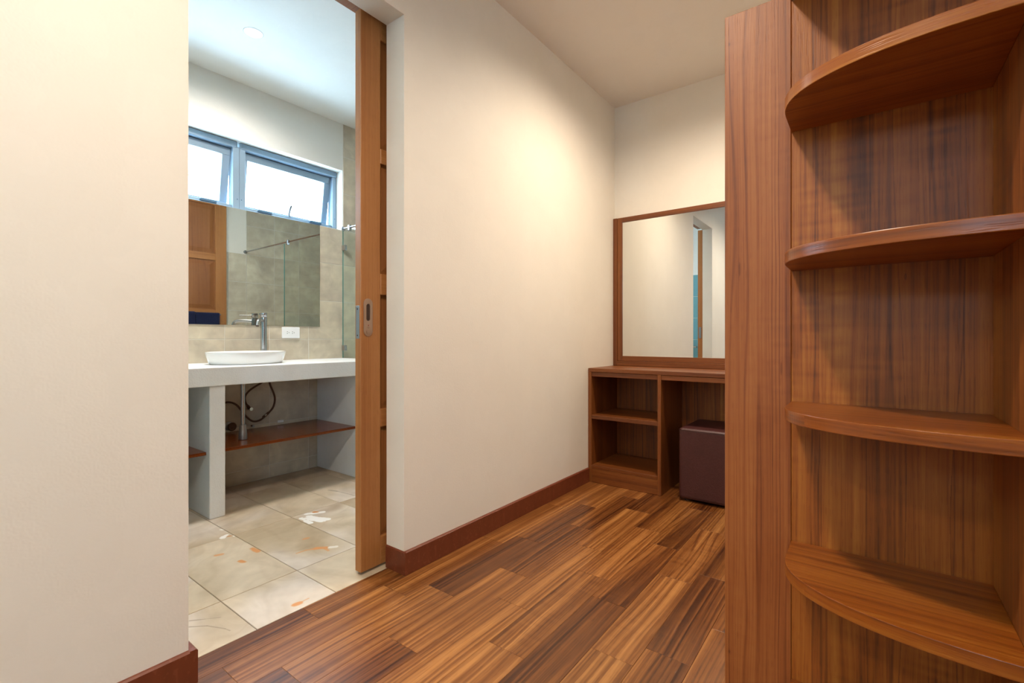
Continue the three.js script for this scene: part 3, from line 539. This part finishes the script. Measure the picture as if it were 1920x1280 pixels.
// drain pipe and hoses
{
  const t = thing('drain_pipe', 'straight steel drain pipe dropping from the basin to the shelf', 'pipe', [-3.12, 0.3702, -1.352]);
  part(t, 'pipe', lathe([[0.0128, 0.09], [0.0128, 0.364]], 28), M.chrome, [-3.12, 0.3705, -1.352]);
  part(t, 'trap_cup', lathe([[0, 0], [0.0235, 0], [0.025, 0.004], [0.0245, 0.03], [0.021, 0.062], [0.0195, 0.066], [0.0195, 0.088], [0.0175, 0.092], [0.0128, 0.092]], 32), M.steel, [-3.12, 0.3705, -1.352]);
}
{
  const y0 = 0.7325;
  const a = thing('flexible_hose', 'bronze braided hose looping round to the right below the counter', 'hose', [-3.4, 0.43, -1.55], 'supply hoses under the basin');
  part(a, 'braid', tube([[-3.395, y0, -1.645], [-3.40, 0.679, -1.655], [-3.40, 0.576, -1.69], [-3.40, 0.509, -1.678], [-3.40, 0.462, -1.633], [-3.40, 0.43, -1.589], [-3.40, 0.427, -1.542], [-3.40, 0.464, -1.497], [-3.40, 0.51, -1.465], [-3.40, 0.55, -1.435], [-3.40, 0.572, -1.40], [-3.40, 0.575, -1.36], [-3.41, 0.54, -1.29], [-3.43, 0.46, -1.25], [-3.446, 0.42, -1.245]], 0.0065, 120, 10), M.bronze);
  part(a, 'ferrule', rod([-3.40, 0.474, -1.646], [-3.40, 0.444, -1.607], 0.0088, 16), M.bronze);
  part(a, 'coupling_nut', rod([-3.40, 0.463, -1.632], [-3.40, 0.453, -1.619], 0.0105, 6), M.chrome);
  const b = thing('flexible_hose', 'bronze braided hose running down to the small wall valve behind the pipe', 'hose', [-3.4, 0.6, -1.52], 'supply hoses under the basin');
  part(b, 'braid', tube([[-3.395, y0, -1.66], [-3.40, 0.690, -1.60], [-3.40, 0.665, -1.553], [-3.40, 0.640, -1.515], [-3.40, 0.605, -1.488], [-3.40, 0.565, -1.490], [-3.405, 0.535, -1.508], [-3.41, 0.518, -1.522]], 0.0065, 60, 10), M.bronze);
  part(b, 'coupling_nut', rod([-3.405, 0.537, -1.507], [-3.412, 0.516, -1.524], 0.0100, 6), M.bronze);
  const v = thing('angle_valve', 'small steel angle valve on the tiles fed by the shorter hose', 'valve', [-3.43, 0.512, -1.529]);
  part(v, 'valve_body', rod([-3.4495, 0.513, -1.528], [-3.405, 0.513, -1.528], 0.009, 20), M.steel);
  part(v, 'valve_cap', rod([-3.4045, 0.513, -1.528], [-3.397, 0.513, -1.528], 0.0115, 20), M.chrome);
  const w = thing('stop_valve', 'dark round stop valve on the wall left of the drain pipe', 'valve', [-3.43, 0.41, -1.405]);
  part(w, 'rosette', lathe([[0, 0.008], [0.018, 0.008], [0.027, 0.003], [0.029, 0], [0, 0]], 28).rotateZ(-Math.PI / 2), M.steel, [-3.4495, 0.41, -1.405]);
  part(w, 'valve_stem', rod([-3.443, 0.41, -1.405], [-3.40, 0.41, -1.405], 0.011, 20), M.bronze);
  const hw = part(w, 'hand_wheel', new THREE.TorusGeometry(0.021, 0.0075, 10, 28).rotateY(Math.PI / 2), M.bronze, [-3.398, 0.41, -1.405]);
  part(hw, 'wheel_hub', rod([-3.402, 0.41, -1.405], [-3.392, 0.41, -1.405], 0.016, 20), M.bronze);
  const s = thing('pipe_stub', 'tiny capped metal stub on the tiles just above the shelf', 'pipe', [-3.44, 0.389, -1.553]);
  part(s, 'stub', rod([-3.4495, 0.389, -1.553], [-3.428, 0.389, -1.553], 0.006, 14), M.bronze);
  part(s, 'cap', rod([-3.4285, 0.389, -1.553], [-3.42, 0.389, -1.553], 0.0085, 6), M.steel);
}
// shower screen, clamps and stay rod
{
  const Z = -2.272, t = thing('shower_screen', 'clear greenish glass shower screen at the end of the counter', 'shower screen', [-2.97, 0.002, Z]);
  const pane = new THREE.PlaneGeometry(0.948, 1.882); part(t, 'glass_pane', pane, M.glass, [-2.974, 0.945, Z]);
  slab(t, 'glass_edge', M.glassEdge, [-2.500, -2.498], [0.004, 1.886], [Z - 0.004, Z + 0.004], { c: 0 });
  slab(t, 'glass_edge', M.glassEdge, [-3.4490, -3.4475], [0.004, 1.886], [Z - 0.004, Z + 0.004], { c: 0 });
  for (const y of [1.738, 0.922]) slab(t, 'wall_clamp', M.chrome, [-3.4495, -3.405], [y - 0.022, y + 0.022], [Z - 0.011, Z + 0.011], { c: 0.002 });
  const r = thing('stay_rod', 'thin chrome stay rod along the top of the shower screen', 'rod', [-2.57, 1.897, Z]);
  part(r, 'rod', rod([-3.449, 1.897, Z], [-1.6975, 1.897, Z], 0.0075, 18), M.chrome);
  for (const x of [-3.449, -1.7085]) part(r, 'flange', rod([x, 1.897, Z], [x + 0.011, 1.897, Z], 0.017, 24), M.chrome);
  for (const x of [-3.355, -2.565]) { const c = slab(r, 'glass_clip', M.chrome, [x - 0.011, x + 0.011], [1.868, 1.915], [Z - 0.012, Z + 0.012], { c: 0.003 }); }
}
// towels on a rail fixed to the bathroom side of the door; only the bathroom mirror shows them
{
  const X = -1.80, y = 1.232, r = thing('towel_rail', 'pale towel rail on the door, seen in the bathroom mirror', 'towel rail', [X, y, -1.72]);
  part(r, 'bar', rod([X, y, -1.46], [X, y, -2.0], 0.0065, 16), M.steel);
  for (const z of [-1.47, -1.992]) part(r, 'bracket', rod([X, y, z], [-1.7515, y, z], 0.008, 16), M.steel);
  const drape = (z0, z1, len, th) => { const s = new THREE.Shape(), o = 0.0068 + th; s.moveTo(-o, -len); s.lineTo(-o, 0); s.absarc(0, 0, o, Math.PI, 0, true); s.lineTo(o, -len * 0.9); s.lineTo(o - th, -len * 0.9); s.lineTo(0.0068, 0); s.absarc(0, 0, 0.0068, 0, Math.PI, false); s.lineTo(-0.0068, -len); s.closePath(); const g = new THREE.ExtrudeGeometry(s, { depth: z1 - z0, bevelEnabled: true, bevelSize: 0.002, bevelThickness: 0.002, bevelSegments: 2, curveSegments: 14 }); g.translate(0, 0, 0); return project(g, 'y'); };
  const a = thing('hand_towel', 'navy towel on the door rail, the wider one in the mirror', 'towel', [X, y, -1.88], 'navy towels on the rail');
  part(a, 'cloth', drape(-1.984, -1.782, 0.42, 0.008), M.towel, [X, y, -1.982]);
  const b = thing('hand_towel', 'thicker navy towel cut off at the left edge of the mirror view', 'towel', [X, y, -1.65], 'navy towels on the rail');
  part(b, 'cloth', drape(-1.772, -1.52, 0.5, 0.013), M.towel, [X, y, -1.770]);
  const g = thing('grab_bar', 'short chrome bar on the teal tiles, glimpsed in the dressing mirror', 'bar', [-2.1, 0.88, -0.04]);
  part(g, 'bar', rod([-1.90, 0.88, -0.06], [-2.45, 0.88, -0.06], 0.009, 16), M.chrome);
  for (const x of [-1.91, -2.44]) part(g, 'bracket', rod([x, 0.88, -0.06], [x, 0.88, -0.0065], 0.011, 16), M.chrome);
}

// ================================================================ LAMPS
function downlight(label, x, y, z, candela, color = LAMP_WARM, cone = 1.44) {
  const t = thing('ceiling_light', label, 'lamp', [x, y, z], 'round recessed ceiling lamps');
  part(t, 'trim_ring', lathe([[0.040, -0.0015], [0.049, -0.0012], [0.052, -0.0003], [0.040, -0.0003], [0.040, -0.0015]], 40), M.plastic, [x, y, z]);
  part(t, 'diffuser', lathe([[0, -0.012], [0.02, -0.011], [0.034, -0.007], [0.0398, -0.001], [0, -0.001]], 36), M.lampGlow, [x, y, z]);
  const l = new THREE.SpotLight(color, candela, 0, cone, 1, 2); l.position.set(0, -0.02, 0); l.target.position.set(0, -2, 0); l.castShadow = true; l.shadow.radius = 5; t.add(l, l.target);
}
downlight('round recessed lamp in the bathroom ceiling', -2.83, BCEIL, -1.284, BATH_LAMP, LAMP_BATH, 1.53);
downlight('round recessed lamp in the hall ceiling before the dressing table', -0.737, CEIL, -2.44, HALL_LAMP);
downlight('round recessed lamp in the hall ceiling just ahead of the viewer', -0.65, CEIL, -0.3, HALL_LAMP);
downlight('round recessed lamp in the hall ceiling farthest behind the viewer', -0.65, CEIL, 1.85, HALL_LAMP);

renderer.render(scene, camera);
